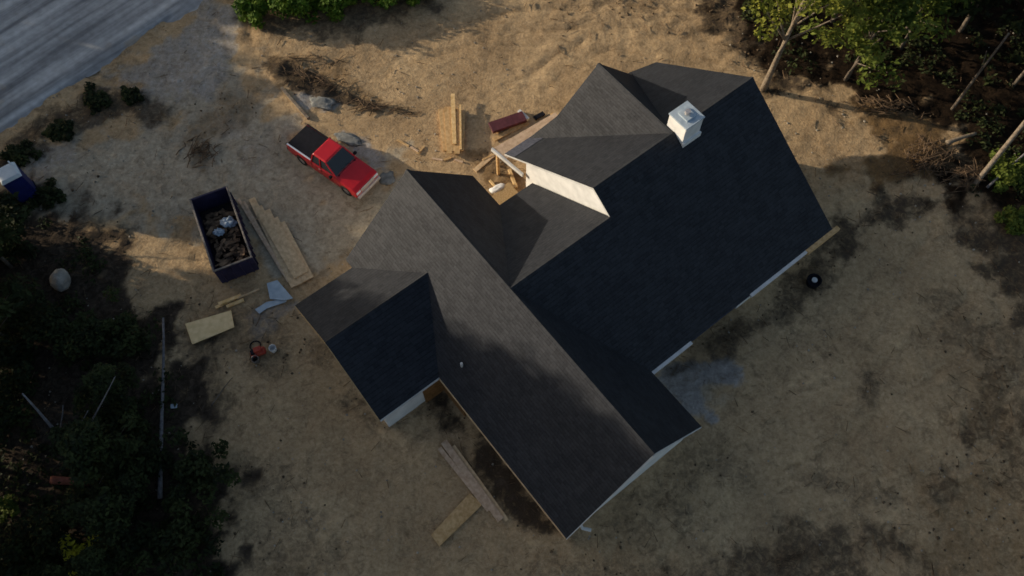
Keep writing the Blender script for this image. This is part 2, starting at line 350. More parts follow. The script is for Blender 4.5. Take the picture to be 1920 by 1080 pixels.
# ------------------------------------------------------------------ road
ra, rb = G2(0, 255), G2(372, 8); rd = (rb-ra).normalized(); rn = Vector((-rd.y, rd.x))
if rn.y < 0: rn = -rn
mb = MB(); NS, NW = 150, 22; vs = []
for i in range(NS+1):
    t = -70+i*1.1
    for j in range(NW+1):
        o = j*.62; e = 0
        if j == 0: e = .6*fbm(t, 0, .6, 5, 5)
        if j == NW: e = .5*fbm(t, 9, .3, 8, 4)
        p = ra+rd*t+rn*(o+e); zz = .10+.10*math.sin(math.pi*j/NW)+(-.14 if j in (0, NW) else 0)
        vs.append((p.x, p.y, zz))
mb.add(vs, [(i*(NW+1)+j, (i+1)*(NW+1)+j, (i+1)*(NW+1)+j+1, i*(NW+1)+j+1) for i in range(NS) for j in range(NW)])
def road_mat():
    m = bpy.data.materials.new('dusty_grey_road'); m.use_nodes = True; n = m.node_tree; L = n.links; b = n.nodes['Principled BSDF']
    b.inputs['Roughness'].default_value = .85; b.inputs['Specular IOR Level'].default_value = .2
    tc = n.nodes.new('ShaderNodeTexCoord'); mp = n.nodes.new('ShaderNodeMapping'); mp.vector_type = 'TEXTURE'
    mp.inputs['Rotation'].default_value = (0, 0, math.atan2(rd.y, rd.x)); mp.inputs['Scale'].default_value = (16, 1, 1)
    L.new(tc.outputs['Object'], mp.inputs[0])
    def N(s, src, d=6):
        t = n.nodes.new('ShaderNodeTexNoise'); t.inputs['Scale'].default_value = s; t.inputs['Detail'].default_value = d; L.new(src, t.inputs['Vector']); return t.outputs['Fac']
    a = N(1.3, mp.outputs[0], 5); c = N(.5, tc.outputs['Object'], 6)
    def ramp(f, a, b_, ca, cb):
        r = n.nodes.new('ShaderNodeValToRGB'); r.color_ramp.elements[0].position = a; r.color_ramp.elements[1].position = b_
        r.color_ramp.elements[0].color = (*ca, 1); r.color_ramp.elements[1].color = (*cb, 1); L.new(f, r.inputs[0]); return r.outputs[0]
    x = n.nodes.new('ShaderNodeMix'); x.data_type = 'RGBA'; L.new(ramp(c, .62, .72, (0, 0, 0), (.8, .8, .8)), x.inputs[0])
    L.new(ramp(a, .36, .64, (.18, .185, .195), (.50, .505, .51)), x.inputs[6]); L.new(ramp(a, .4, .6, (.30, .25, .20), (.48, .43, .36)), x.inputs[7])
    y = n.nodes.new('ShaderNodeMix'); y.data_type = 'RGBA'; y.blend_type = 'MULTIPLY'; y.inputs[0].default_value = 1
    L.new(x.outputs[2], y.inputs[6]); L.new(ramp(N(2.4, tc.outputs['Object'], 10), .3, .7, (.82, .81, .80), (1.1, 1.1, 1.1)), y.inputs[7])
    L.new(y.outputs[2], b.inputs['Base Color']); return m
road = mb.build('road', road_mat(), smooth=True, fix=False); tag(road, 'grey paved road with dusty tyre streaks', kind='structure')
# ------------------------------------------------------------------ house
house = empty('house', (OU, OV, 0), TH)
tag(house, 'unfinished house with dark grey shingle gable roofs and white chimney', 'house')
def H(u, v, z): return (u, -v, z)
def Hs(*pts): return [H(*p) for p in pts]
ze, zG, zM, zP = 2.8, 7.08, 8.01, 5.085
def gl(u): return zG+.914*u
def gr_(u): return zG-1.074*u
def roof(name, pts, label=None, t=.17):
    o = MB().slab(Hs(*pts), t).build('roof_slope', M['shingle'], house)
    if label: o['label'] = label
    return o
roof('r', [(-4.68,-15.52,2.80),(0,-15.52,zG),(0,3.23,zG),(-4.68,3.23,2.80)], 'long garage roof slope with soft tree shadow')
roof('r', [(0,-15.52,zG),(3.98,-15.52,2.8),(3.98,3.23,2.8),(0,3.23,zG)], 'dark far slope of the garage wing')
roof('r', [(-.004,-6.91,zG+.004),(6.34,-6.91,zG),(6.34,-13.03,2.79),(3.97,-13.03,2.79)], 'half shaded slope below the white gable wall')
roof('r', [(6.34,-8.33,zM),(17.39,-8.33,zM),(17.39,-.41,2.8),(3.98,-.41,2.804),(0,-6.91,zG+.004),(6.34,-6.91,zG+.004)], 'large very dark main roof slope')
roof('r', [(6.34,-8.33,zM),(6.05,-15.2,3.49),(15.3,-15.2,3.49),(16.95,-14.5,3.95),(17.39,-8.33,zM)], 'sunlit front slope of the main roof')
roof('r', [(11.64,-8.33,zM+.004),(7.72,-15.16,3.52),(9.18,-14.42,5.19),(11.64,-14.12,zM+.004)], 'sunlit slope of the front gable')
roof('r', [(11.64,-8.33,zM+.004),(11.64,-14.12,zM+.004),(15.2,-14.7,3.93),(15.55,-15.16,3.52)], 'shaded slope of the front gable')
roof('r', [(-8.31,-10.98,zP),(-2.18,-10.98,zP+.004),(-4.69,-14.87,2.804),(-8.31,-14.87,2.8)], 'lit slope of the small side gable')
roof('r', [(-8.31,-10.98,zP),(-8.31,-6.88,2.8),(-4.69,-6.88,2.804),(-2.18,-10.98,zP+.004)], 'dark slope of the small side gable')
# ridge caps
rc = MB()
def cap(a, b, wd=.16):
    a, b = Vector(H(*a)), Vector(H(*b)); d = (b-a).normalized(); s = d.cross(Vector((0, 0, 1))).normalized()*wd
    rc.add([a+s+Vector((0, 0, -.10)), a+Vector((0, 0, .035)), a-s+Vector((0, 0, -.10)), b+s+Vector((0, 0, -.10)), b+Vector((0, 0, .035)), b-s+Vector((0, 0, -.10))], [(0, 1, 4, 3), (1, 2, 5, 4), (0, 3, 5, 2), (0, 2, 1), (3, 4, 5)])
cap((0,-15.54,zG), (0,3.25,zG)); cap((6.34,-8.33,zM), (17.4,-8.33,zM)); cap((11.64,-8.33,zM), (11.64,-14.14,zM)); cap((-8.33,-10.98,zP), (-2.1,-10.98,zP)); cap((0,-6.91,zG), (6.34,-6.91,zG))
rc.build('ridge_cap', M['shingle'], house)
# walls
def wall(pts, off, m_='wrap', label=None, name='wall'):
    o = MB().prism(Hs(*pts), (off[0], -off[1], off[2])).build(name, M[m_], house)
    if label: o['label'] = label
    return o
T = .16
def slope_drop(z): return z-.2
# garage wing
wall([(-4.35,2.9,0),(3.65,2.9,0),(3.65,2.9,2.95),(0,2.9,zG-.22),(-4.35,2.9,2.9)], (0,-T,0), label='white gable end wall of the garage wing')
wall([(-4.35,-15.2,0),(3.65,-15.2,0),(3.65,-15.2,2.95),(0,-15.2,zG-.22),(-4.35,-15.2,2.9)], (0,T,0))
wall([(-4.35,2.74,0),(-4.35,-15.04,0),(-4.35,-15.04,2.85),(-4.35,2.74,2.85)], (T,0,0), 'osb')
wall([(3.65,2.74,0),(3.65,-.78,0),(3.65,-.78,2.85),(3.65,2.74,2.85)], (-T,0,0))
wall([(3.65,-15.04,0),(3.65,-12.75,0),(3.65,-12.75,2.85),(3.65,-15.04,2.85)], (-T,0,0), 'osb')
# side gable P
wall([(-8.0,-14.55,0),(-8.0,-7.2,0),(-8.0,-7.2,2.75),(-8.0,-10.98,zP-.22),(-8.0,-14.55,2.75)], (T,0,0))
wall([(-7.84,-7.2,0),(-4.95,-7.2,0),(-4.95,-7.2,2.78),(-7.84,-7.2,2.78)], (0,-T,0), label='pale blue white wall under the dark side gable')
wall([(-7.84,-14.55,0),(-4.4,-14.55,0),(-4.4,-14.55,2.78),(-7.84,-14.55,2.78)], (0,T,0))
wall([(-5.65,-7.06,0),(-4.36,-7.06,0),(-4.36,-7.06,2.7),(-5.65,-7.06,2.7)], (0,-T,0), 'osb_brown', 'brown bare board panel beside the white wall')
wall([(-4.52,-7.0,0),(-4.52,-5.2,0),(-4.52,-5.2,2.6),(-4.52,-7.0,2.6)], (.12,0,0), 'osb_brown')
# main block
def mz(v): return zM-.658*(-8.33-v)-.2 if v < -8.33 else zM-.658*(v+8.33)-.2
wall([(6.50,-13.8,0),(6.50,-.75,0),(6.50,-.75,2.8),(6.50,-8.33,zM-.18),(6.50,-13.8,mz(-13.8))], (T,0,0), label='bright sunlit white wall above the lower roof')
wall([(17.1,-10.8,0),(17.1,-.75,0),(17.1,-.75,2.8),(17.1,-8.33,zM-.18),(17.1,-10.8,mz(-10.8))], (-T,0,0))
wall([(3.65,-.75,0),(7.2,-.75,0),(7.2,-.75,2.75),(3.65,-.75,2.75)], (0,-T,0), label='pale wall left of the rear recess')
wall([(7.2,-2.2,0),(11.2,-2.2,0),(11.2,-2.2,3.6),(7.2,-2.2,3.6)], (0,-T,0), 'dark', 'recessed rear porch wall coloured dark for its shade')  # near-black wall colour stands in for the shade of the recess
wall([(11.2,-.75,0),(15.3,-.75,0),(15.3,-.75,2.75),(11.2,-.75,2.75)], (0,-T,0))
wall([(15.3,-.75,0),(17.1,-.75,0),(17.1,-.75,2.75),(15.3,-.75,2.75)], (0,-T,0), 'osb', 'bare tan board corner of the rear wall')
wall([(14.6,-10.8,0),(16.94,-10.8,0),(16.94,-10.8,5.9),(14.6,-10.8,5.9)], (0,T,0), 'osb')
wall([(6.66,-13.8,0),(14.6,-13.8,0),(14.6,-13.8,4.0),(6.66,-13.8,4.0)], (0,T,0), 'osb')
wall([(8.6,-14.0,3.7),(14.7,-14.0,3.7),(11.64,-14.0,zM-.4)], (0,.14,0))
wall([(3.81,-12.7,0),(6.34,-12.7,0),(6.34,-12.7,2.75),(3.81,-12.7,2.75)], (0,T,0), 'osb')
# fascia boards under the eaves and rakes
def fascia(a, b, h=.2, t=.03, m_='trim', lab=None):
    a, b = Vector(H(*a)), Vector(H(*b)); d = (b-a).normalized(); s = d.cross(Vector((0, 0, 1))).normalized()*t
    mbb = MB(); k = Vector((0, 0, -h)); mbb.add([a, b, b+k, a+k, a+s, b+s, b+s+k, a+s+k], [(0,1,2,3),(4,5,6,7),(0,1,5,4),(2,3,7,6),(0,3,7,4),(1,2,6,5)])
    o = mbb.build('fascia', M[m_], house)
    if lab: o['label'] = lab
D = -.03
fascia((0,3.24,zG+D),(3.98,3.24,2.77)); fascia((-4.68,3.24,2.77),(0,3.24,zG+D))
fascia((11.0,-.405,2.79),(15.25,-.405,2.79), h=.16, t=.17, lab='white gutter length on the rear eave'); fascia((15.25,-.405,2.8),(17.75,-.405,2.8), h=.22, t=.26, m_='lumber', lab='bare timber end of the rear eave'); fascia((3.9,-.405,2.79),(6.7,-.405,2.79), h=.16, t=.17, lab='short white gutter length by the inner corner'); fascia((6.7,-.40,2.77),(11.0,-.40,2.77), m_='felt')
fascia((-8.31,-6.87,2.77),(-4.69,-6.87,2.77)); fascia((-8.32,-14.87,2.77),(-8.32,-10.98,zP+D), m_='osb'); fascia((-8.32,-10.98,zP+D),(-8.32,-6.88,2.77), m_='osb')
fascia((-4.69,-6.8,2.77),(-4.69,3.2,2.77), m_='oldwood')
fascia((6.33,-8.33,zM+D),(6.04,-15.2,3.46), h=.14); fascia((6.33,-6.95,zG+D),(6.33,-8.33,zM+D), h=.14)
# front porch edge: bare deck with felt strip and white fascia
MB().slab(Hs((6.1,-16.35,2.70),(10.55,-16.1,2.70),(10.55,-15.27,2.74),(6.1,-15.27,2.74)), .12).build('porch_deck', M['pinkwood'], house)
MB().slab(Hs((6.08,-15.18,3.53),(6.10,-14.36,4.07),(8.26,-14.36,4.07),(8.6,-15.18,3.53)), .03).build('roof_felt', M['felt'], house)
fascia((6.08,-16.4,2.74),(6.36,-13.85,2.78), h=.26, t=.12, lab='white porch beam above the courtyard')
for v in (-16.2,):
    for u in (6.25, 8.3, 10.4): MB().box(H(u, v, 1.3), (.14, .14, 2.6)).build('porch_post', M['lumber'], house)
MB().slab(Hs((4.4,-15.0,.28),(6.3,-15.2,.28),(6.3,-13.9,.28),(4.4,-13.9,.28)), .2).build('front_step', M['osb'], house)
# windows and door (openings seen under the eaves)
def window(c, w_, h_, axis, sgn):
    cx = Vector(H(*c)); fr = MB(); pn = MB(); s = sgn
    if axis == 'v':   # wall facing +-v
        dd = Vector((0, -s*.05, 0)); fr.box(cx+dd*.5, (w_+.16, .05, h_+.16)); pn.box(cx+dd, (w_, .05, h_))
    else:
        dd = Vector((s*.05, 0, 0)); fr.box(cx+dd*.5, (.05, w_+.16, h_+.16)); pn.box(cx+dd, (.05, w_, h_))
    f = fr.build('window', M['trim'], house); pn.build('pane', M['glass'], f)
window((5.4,-.75,1.5), 1.2, 1.3, 'v', 1); window((13.1,-.75,1.5), 1.5, 1.3, 'v', 1)
window((-8.0,-10.9,1.5), 1.6, 1.3, 'u', -1); window((-.3,2.9,4.4), .8, .8, 'v', 1)
# downspout elbow
MB().tube([H(-3.7,3.12,2.55), H(-3.72,3.3,2.35), H(-3.45,3.62,2.3)], .085, 8).build('downspout', M['trim'], house)
# chimney
ch = MB().box(H(12.35,-8.28,8.10), (1.2, 1.22, 1.6)).build('chimney', M['wrap'], house, bevel=.03)
MB().box(H(12.35,-8.28,8.93), (1.28, 1.30, .08)).build('cap', M['foam'], ch, bevel=.01)
MB().box(H(12.35,-8.28,9.0), (.62, .66, .1)).build('collar', M['foam'], ch, bevel=.01)
fl = MB(); fl.tube([H(12.35,-8.28,9.1), H(12.35,-8.28,9.3)], .15, 14); fl.build('flue', M['chrome'], ch)
MB().box(H(12.35,-7.61,7.55), (1.25, .12, .5)).build('flashing', M['wrap'], ch, bevel=.01)
# plumbing vents on the garage slope
for (u, v) in ((-3.58, -6.3),):
    MB().tube([H(u, v, gl(u)-.05), H(u, v, gl(u)+.35)], .07, 10).build('vent_pipe', M['trim'], house)
# ------------------------------------------------------------------ pickup truck
def truck():
    f, r = P(690, 347, .8), P(559, 258, .8); d = (f-r); ang = math.atan2(d.y, d.x); c = (f+r)/2
    root = empty('pickup_truck', (c.x, c.y, gz(c.x, c.y)), ang)
    tag(root, 'red crew cab pickup truck with black bed cover parked on gravel', 'pickup truck')
    Lh, Wd = 2.85, .98
    # body: side profile with wheel arches, lofted across width with a slight tumblehome
    prof = []
    def arch(cx, r_, n=9):
        return [(cx+r_*math.cos(math.pi*(1-i/(n-1))), .42+r_*math.sin(math.pi*(1-i/(n-1)))) for i in range(n)]
    bot = [(-Lh, .55)]+arch(-1.75, .46)+arch(1.90, .46)+[(Lh-.02, .5)]
    top = [(Lh, .78), (Lh-.06, 1.02), (Lh-.35, 1.10), (1.30, 1.20), (.9, 1.16), (-.75, 1.14), (-.8, 1.20), (-Lh+.02, 1.20), (-Lh, 1.1)]
    prof = bot+top; n = len(prof); mb = MB(); vs = []
    secs = [(-Wd, .03, .96), (-Wd+.05, 0, 1.0), (-.6, 0, 1.015), (.6, 0, 1.015), (Wd-.05, 0, 1.0), (Wd, .03, .96)]
    for y, ins, k in secs:
        for x, z in prof: vs.append((x*(1-.012*(abs(y) > .95)), y*(1 if z < .9 else .985), z if z < .9 else .9+(z-.9)*k*(1 if abs(y) < .9 else .9)))
    fs = [tuple(range(n-1, -1, -1)), tuple(range((len(secs)-1)*n, len(secs)*n))]
    for s in range(len(secs)-1):
        for i in range(n): fs.append((s*n+i, s*n+(i+1) % n, (s+1)*n+(i+1) % n, (s+1)*n+i))
    mb.add(vs, fs); body = mb.build('body', M['red'], root, bevel=.025)
    # greenhouse
    mb = MB()
    lo_ = [(-.82, .90), (1.22, .90)]; 
    base = [(-.80, -.90, 1.12), (1.20, -.90, 1.16), (1.20, .90, 1.16), (-.80, .90, 1.12)]
    tp = [(-.62, -.74, 1.80), (.42, -.74, 1.82), (.42, .74, 1.82), (-.62, .74, 1.80)]
    mb.add(base+tp, [(3,2,1,0),(4,5,6,7),(0,1,5,4),(1,2,6,5),(2,3,7,6),(3,0,4,7)]); mb.build('cab', M['glass'], root, bevel=.03)
    mb = MB(); mb.add([(-.68, -.77, 1.79), (.46, -.77, 1.81), (.46, .77, 1.81), (-.68, .77, 1.79), (-.60, -.68, 1.87), (.36, -.68, 1.88), (.36, .68, 1.88), (-.60, .68, 1.87)], [(3,2,1,0),(4,5,6,7),(0,1,5,4),(1,2,6,5),(2,3,7,6),(3,0,4,7)])
    mb.build('roof', M['red'], root, bevel=.03)
    for sy in (-1, 1):      # pillars
        for pa, pb, pr_ in (((-.83, sy*.90, 1.12), (-.64, sy*.75, 1.80), .05), ((-.05, sy*.92, 1.13), (-.08, sy*.76, 1.82), .04), ((1.24, sy*.90, 1.15), (.44, sy*.75, 1.81), .045)):
            mb = MB(); mb.tube([pa, pb], pr_, 6); mb.build('pillar', M['red'], root)
        mb = MB(); mb.box((.95, sy*1.08, 1.22), (.16, .22, .17)); mb.build('mirror', M['blackp'], root, bevel=.03)
        MB().box((Lh-.05, sy*.76, .86), (.1, .36, .2)).build('headlight', M['whiteblue'], root, bevel=.02)
        MB().box((-Lh+.02, sy*.88, .95), (.08, .16, .36)).build('tail_light', M['redtool'], root, bevel=.02)
        MB().box((-1.82, sy*.90, 1.235), (1.98, .09, .05)).build('bed_rail', M['whiteblue'] if sy < 0 else M['blackp'], root, bevel=.01)
    for x in (-.78, .02, .92):
        for sy in (-1, 1): MB().box((x, sy*.978, .86), (.018, .012, .56)).build('door_gap', M['blackp'], root)
    for sy in (-1, 1):
        for x in (-.12, .78): MB().box((x, sy*.985, .98), (.14, .03, .03)).build('door_handle', M['chrome'], root)
    for sy in (-1, 1):
        q = MB(); q.tube([(1.24, sy*.25+.2, 1.185), (1.05, sy*.2-.15, 1.30)], .014, 5); q.build('wiper', M['blackp'], root)
    MB().box((1.27, 0, 1.19), (.1, 1.5, .02)).build('cowl', M['blackp'], root)
    MB().box((-1.82, 0, 1.225), (1.96, 1.66, .05)).build('bed_cover', M['blackp'], root, bevel=.015)
    MB().box((Lh+.06, 0, .58), (.18, 1.9, .24)).build('front_bumper', M['chrome'], root, bevel=.05)
    MB().box((Lh+.01, 0, .88), (.06, 1.1, .26)).build('grille', M['chrome'], root, bevel=.02)
    MB().box((-Lh-.08, 0, .6), (.18, 1.86, .2)).build('rear_bumper', M['blackp'], root, bevel=.04)
    for x in (-1.75, 1.90):
        for sy in (-1, 1):
            mb = MB(); ring = [(.38, -.13), (.41, -.1), (.41, .1), (.38, .13), (.24, .13), (.24, -.13)]; N = 22; vs = []; fs = []
            for k in range(N):
                t = 2*math.pi*k/N
                for rr, yy in ring: vs.append((x+rr*math.cos(t), sy*.86+yy, .41+rr*math.sin(t)))
            for k in range(N):
                for i in range(6): fs.append((k*6+i, k*6+(i+1) % 6, ((k+1) % N)*6+(i+1) % 6, ((k+1) % N)*6+i))
            mb.add(vs, fs); wh = mb.build('wheel', M['rubber'], root)
            mb = MB(); mb.tube([(x, sy*.80, .41), (x, sy*.955, .41)], .24, 18); mb.build('rim', M['chrome'], wh)
    return root
truck()
# ------------------------------------------------------------------ dumpster and its rubbish
def dumpster():
    a, b, c = P(357,372,1.6), P(427,356,1.6), P(400,507,1.6)
    e = P(474,486,1.6); cx = (a+b+c+e)/4; d = ((a+b)/2-(c+e)/2); ang = math.atan2(d.y, d.x); Ln = d.length; Wd = ((b-a).length+(e-c).length)/2
    root = empty('dumpster', (cx.x, cx.y, 0), ang); tag(root, 'open topped navy steel dumpster full of rubbish beside long boards', 'dumpster')
    mb = MB(); t = .06; hh = 1.6
    mb.box((0, Wd/2-t/2, hh/2+.1), (Ln, t, hh-.1)); mb.box((0, -Wd/2+t/2, hh/2+.1), (Ln, t, hh-.1)); mb.box((Ln/2-t/2, 0, hh/2+.1), (t, Wd-2*t, hh-.1))
    mb.box((-Ln/2+t/2, 0, hh/2+.1), (t, Wd-2*t, hh-.1)); mb.box((0, 0, .2), (Ln-2*t, Wd-2*t, .1)); mb.build('body', M['navy'], root)
    mb = MB()
    for s in (-1, 1):
        for k in range(9): mb.box((-Ln/2+.35+k*(Ln-.7)/8, s*(Wd/2+.04), .85), (.09, .08, 1.3))
    for k in range(4): mb.box((-Ln/2-.04, -Wd/2+.3+k*(Wd-.6)/3, .85), (.08, .09, 1.3))
    mb.build('rib', M['navy'], root)
    mb = MB()
    for s in (-1, 1): mb.box((0, s*(Wd/2-.01), hh+.09), (Ln+.1, .10, .09))
    mb.box((-Ln/2, 0, hh+.085), (.10, Wd-.1, .08)); mb.build('rim', M['rim'], root, bevel=.015)
    mb = MB(); mb.box((Ln/2, 0, hh+.07), (.10, Wd-.1, .08)); mb.build('rim', M['navy'], root)
    MB().box((0, 0, .3), (Ln-.2, Wd-.2, .1)).build('liner', M['rust'], root)
    for s in (-1, 1):
        for x in (-Ln/2+.5, Ln/2-.5):
            q = MB(); q.tube([(x, s*.7-.1, .1), (x, s*.7+.1, .1)], .12, 12); q.build('wheel', M['rubber'], root)
    # rubbish: everything lying inside is its own thing
    ca, sa = math.cos(ang), math.sin(ang)
    def loc(x, y, z): return Vector((cx.x+x*ca-y*sa, cx.y+x*sa+y*ca, z))
    rnd = random.Random(4)
    for i, (x, y, r_, lab) in enumerate([(.55, -.45, .36, 'larger pale plastic rubbish bag in the dumpster near its side rim'), (.15, .22, .26, 'smaller pale rubbish bag in the middle of the dumpster')]):
        mb = MB(); vs = []; fs = []; NU, NV = 20, 14
        for j in range(NV+1):
            th = math.pi*j/NV
            for k in range(NU):
                ph = 2*math.pi*k/NU; q = Vector((math.sin(th)*math.cos(ph), math.sin(th)*math.sin(ph), math.cos(th)*.75))
                q *= r_*(1+.75*nz(q, 2.6, i*5+1)); vs.append(loc(x, y, 1.14)+Vector((q.x*1.15, q.y*.85, q.z*.7)))
        fs = [(j*NU+k, j*NU+(k+1) % NU, (j+1)*NU+(k+1) % NU, (j+1)*NU+k) for j in range(NV) for k in range(NU)]
        mb.add(vs, fs); tag(mb.build('rubbish_bag', M['bag'], smooth=True), lab, 'rubbish bag', 'bags in the dumpster')
    mb = MB()
    for i in range(150):
        x = rnd.uniform(-Ln/2+.4, Ln/2-.7); y = rnd.uniform(-Wd/2+.35, Wd/2-.35); z = rnd.uniform(.6, 1.12 if x < .9 else .8)
        q = Matrix.Rotation(rnd.uniform(0, 6), 3, 'Z') @ Matrix.Rotation(rnd.uniform(-.4, .4), 3, 'Y')
        mb.box(loc(x, y, z), (rnd.uniform(.2, .8), rnd.uniform(.06, .3), .04), M=q)
    tag(mb.build('scrap_wood', mat('dark_scrap', (.035, .022, .016), .9, (.24, .15, .09), 2.2)), 'dark heap of building scraps filling the dumpster', 'scrap', kind='stuff')
dumpster()
# ------------------------------------------------------------------ boards and sheets
def board(name, p1, p2, wd, th, z, m_, label, cat, group=None, bev=.006):
    a, b = P(*p1, z), P(*p2, z); d = b-a; c = (a+b)/2; ang = math.atan2(d.y, d.x)
    mb = MB(); mb.box((0, 0, 0), (d.length, wd, th)); o = mb.build(name, M[m_], bevel=bev)
    o.location = (c.x, c.y, z); o.rotation_euler = (0, 0, ang); return tag(o, label, cat, group)
g = 'boards stacked beside the dumpster'
for i, (a, b) in enumerate([((472,372),(552,537)), ((485,387),(560,534)), ((500,394),(567,530)), ((515,409),(575,526)), ((528,417),(582,522))]):
    board('board', a, b, .40, .05, .14+.009*i, 'oldwood', 'weathered tan board in the bottom layer of the staggered pile beside the dumpster', 'board', g)
    if i in (1, 2, 3): board('board', (a[0]+4, a[1]+14), (b[0]-3, b[1]-14), .38, .05, .225+.008*i, 'oldwood', 'upper layer tan board of the staggered pile beside the dumpster', 'board', g)
    if i == 0: board('bearer', (496,402), (468,418), .09, .09, .06, 'oldwood', 'short timber bearer under the upper end of the board pile', 'bearer')
    if i == 4: board('bearer', (572,506), (538,520), .09, .09, .06, 'oldwood', 'short timber bearer under the lower end of the board pile', 'bearer')
board('board', (447,373), (531,512), .16, .05, .10, 'pinkwood', 'thin greyish board nearest the dumpster side', 'board', g)
board('board', (457,378), (541,528), .16, .05, .12, 'pinkwood', 'thin greyish board between the dumpster board and the wide pile', 'board', g)
g = 'fresh timbers stacked on the sand'
rnd = random.Random(7)
xs = [(827,207,836,284), (838,203,843,285), (848,204,849,286), (857,206,857,286), (867,210,865,283)]
for k in range(5):
    for i, (x0, y0, x1, y1) in enumerate(xs):
        if k == 4 and i not in (1, 2, 3): continue
        j = rnd.uniform(-3, 3); board('timber', (x0, y0+j), (x1, y1+j), .345, .06, .06+k*.066+.005*(i%2), 'lumber', 'fresh yellow timber in the square stack on the sand above the house' if k < 4 else 'fresh yellow timber in the top layer of the square stack', 'timber', g)
board('timber', (849,176), (852,270), .26, .06, .42, 'lumber2', 'longest bright timber sticking out of the top of the square stack', 'timber', g)
board('timber', (863,196), (864,280), .12, .06, .42, 'lumber2', 'narrow bright timber on the side edge of the square stack', 'timber', g)
# osb sheets
def sheet(name, quad, z, th, m_, label, cat, group=None):
    mb = MB(); mb.slab([tuple(P(*q, z)) for q in quad], th); return tag(mb.build(name, M[m_], bevel=.006), label, cat, group)
for k in range(3):
    o = .5*k
    sheet('plywood_sheet', [(347+o,607),(432+o,582),(438+o,613),(360+o,645)], .1+.062*k+.06, .06, 'ply', ['lowest yellowish plywood sheet in the pile near the woods', 'middle yellowish plywood sheet in the pile near the woods', 'top yellowish plywood sheet of the pile near the woods'][k], 'plywood sheet', 'plywood pile')
for i, (a, b, m_, lab) in enumerate([((404,577),(452,553),'lumber2','bright yellow offcut nearest the plywood pile'), ((410,570),(446,556),'lumber2','shorter bright offcut leaning beside the dumpster end'), ((425,575),(457,562),'lumber2','bright stub of timber at the lower side of the offcuts'), ((444,560),(486,542),'oldwood','thin pale stick running from offcuts to the blue board')]):
    board('offcut', a, b, .18 if i < 3 else .08, .1, .1+.05*(i % 2)+.3*(i == 1)*.3, m_, lab, 'offcut', 'timber offcuts below the dumpster')
sheet('foam_board', [(500,531),(520,525),(549,559),(533,563),(506,560)], .22, .06, 'foam', 'pale blue foam board by the corner of the small gable', 'foam board')
sheet('foam_strip', [(478,580),(500,566),(540,558),(536,566),(500,578),(486,588)], .1, .04, 'foam', 'thin pale blue strip lying below the foam board', 'foam strip')
board('board', (832,828), (939,975), .36, .05, .22, 'pinkwood', 'wide greyed long board lying across the plank end by the garage wall', 'board', 'boards by the garage wall')
board('board', (824,840), (917,957), .24, .05, .15, 'pinkwood', 'lower greyed long board partly under the wide one', 'board', 'boards by the garage wall')
board('board', (850,836), (951,976), .2, .05, .162, 'oldwood', 'narrow long board on the garage side of the wide one', 'board', 'boards by the garage wall')
sheet('plank', [(808,1003),(824,1024),(906,944),(880,925)], .13, .1, 'lumber', 'broad tan plank pointing away from the long greyed boards', 'plank')
# maroon slab, pale block, dark board by the porch
root = empty('pallet_stack', P(952,234,0), 0); a, b = P(915,240,.3), P(985,216,.3); root.rotation_euler.z = math.atan2((b-a).y, (b-a).x)
tag(root, 'maroon covered bundle lying on bearers beside the front porch', 'bundle')
MB().box((0, 0, .26), (2.3, .78, .22)).build('cover', M['maroon'], root, bevel=.02)
for x in (-.8, 0, .8): MB().box((x, 0, .08), (.1, .8, .12)).build('bearer', M['lumber'], root)
board('board', (925,262), (990,228), .3, .05, .08, 'lumber', 'tan board between the maroon bundle and the porch deck', 'board')
board('pale_block', (973,208), (990,224), .22, .2, .16, 'white', 'white block against the end of the maroon bundle', 'block')
board('offcut', (1002,222), (1020,212), .3, .1, .1, 'blackp', 'short dark piece beside the white block and porch deck', 'offcut')
# courtyard clutter
def blob(name, px, py, r_, m_, label, cat, zs=.7, seed=1, group=None, str_=(1, 1), rz=0, amp=.3):
    c = P(px, py, 0); mb = MB(); vs = []; NU, NV = 18, 12; q0 = Matrix.Rotation(rz, 3, 'Z')
    for j in range(NV+1):
        th = math.pi*j/NV
        for k in range(NU):
            ph = 2*math.pi*k/NU; q = Vector((math.sin(th)*math.cos(ph), math.sin(th)*math.sin(ph), math.cos(th)))
            q *= r_*(1+amp*nz(q, 1.8, seed*3.3)); q = q0 @ Vector((q.x*str_[0], q.y*str_[1], q.z*zs)); vs.append(q+Vector((0, 0, r_*zs*.75)))
    mb.add(vs, [(j*NU+k, j*NU+(k+1) % NU, (j+1)*NU+(k+1) % NU, (j+1)*NU+k) for j in range(NV) for k in range(NU)])
    o = mb.build(name, M[m_], smooth=True); o.location = (c.x, c.y, gz(c.x, c.y)); return tag(o, label, cat, group)
blob('plastic_bag', 934, 357, .42, 'white', 'pale plastic bag in the courtyard corner between the roofs', 'bag', .5, 5, str_=(1.3, .7), rz=.4)
board('timber', (918,338), (948,372), .14, .1, .12, 'lumber2', 'orange timber lying beside the courtyard bag', 'timber')
board('timber', (952,345), (930,384), .12, .1, .22, 'lumber', 'tan timber across the courtyard corner over the orange one', 'timber')
board('timber', (955,318), (968,352), .2, .12, .12, 'lumber2', 'thick bright timber against the white wall foot', 'timber')
board('board', (890,320), (925,290), .3, .06, .06, 'oldwood', 'dull board on the soil left of the courtyard', 'board')
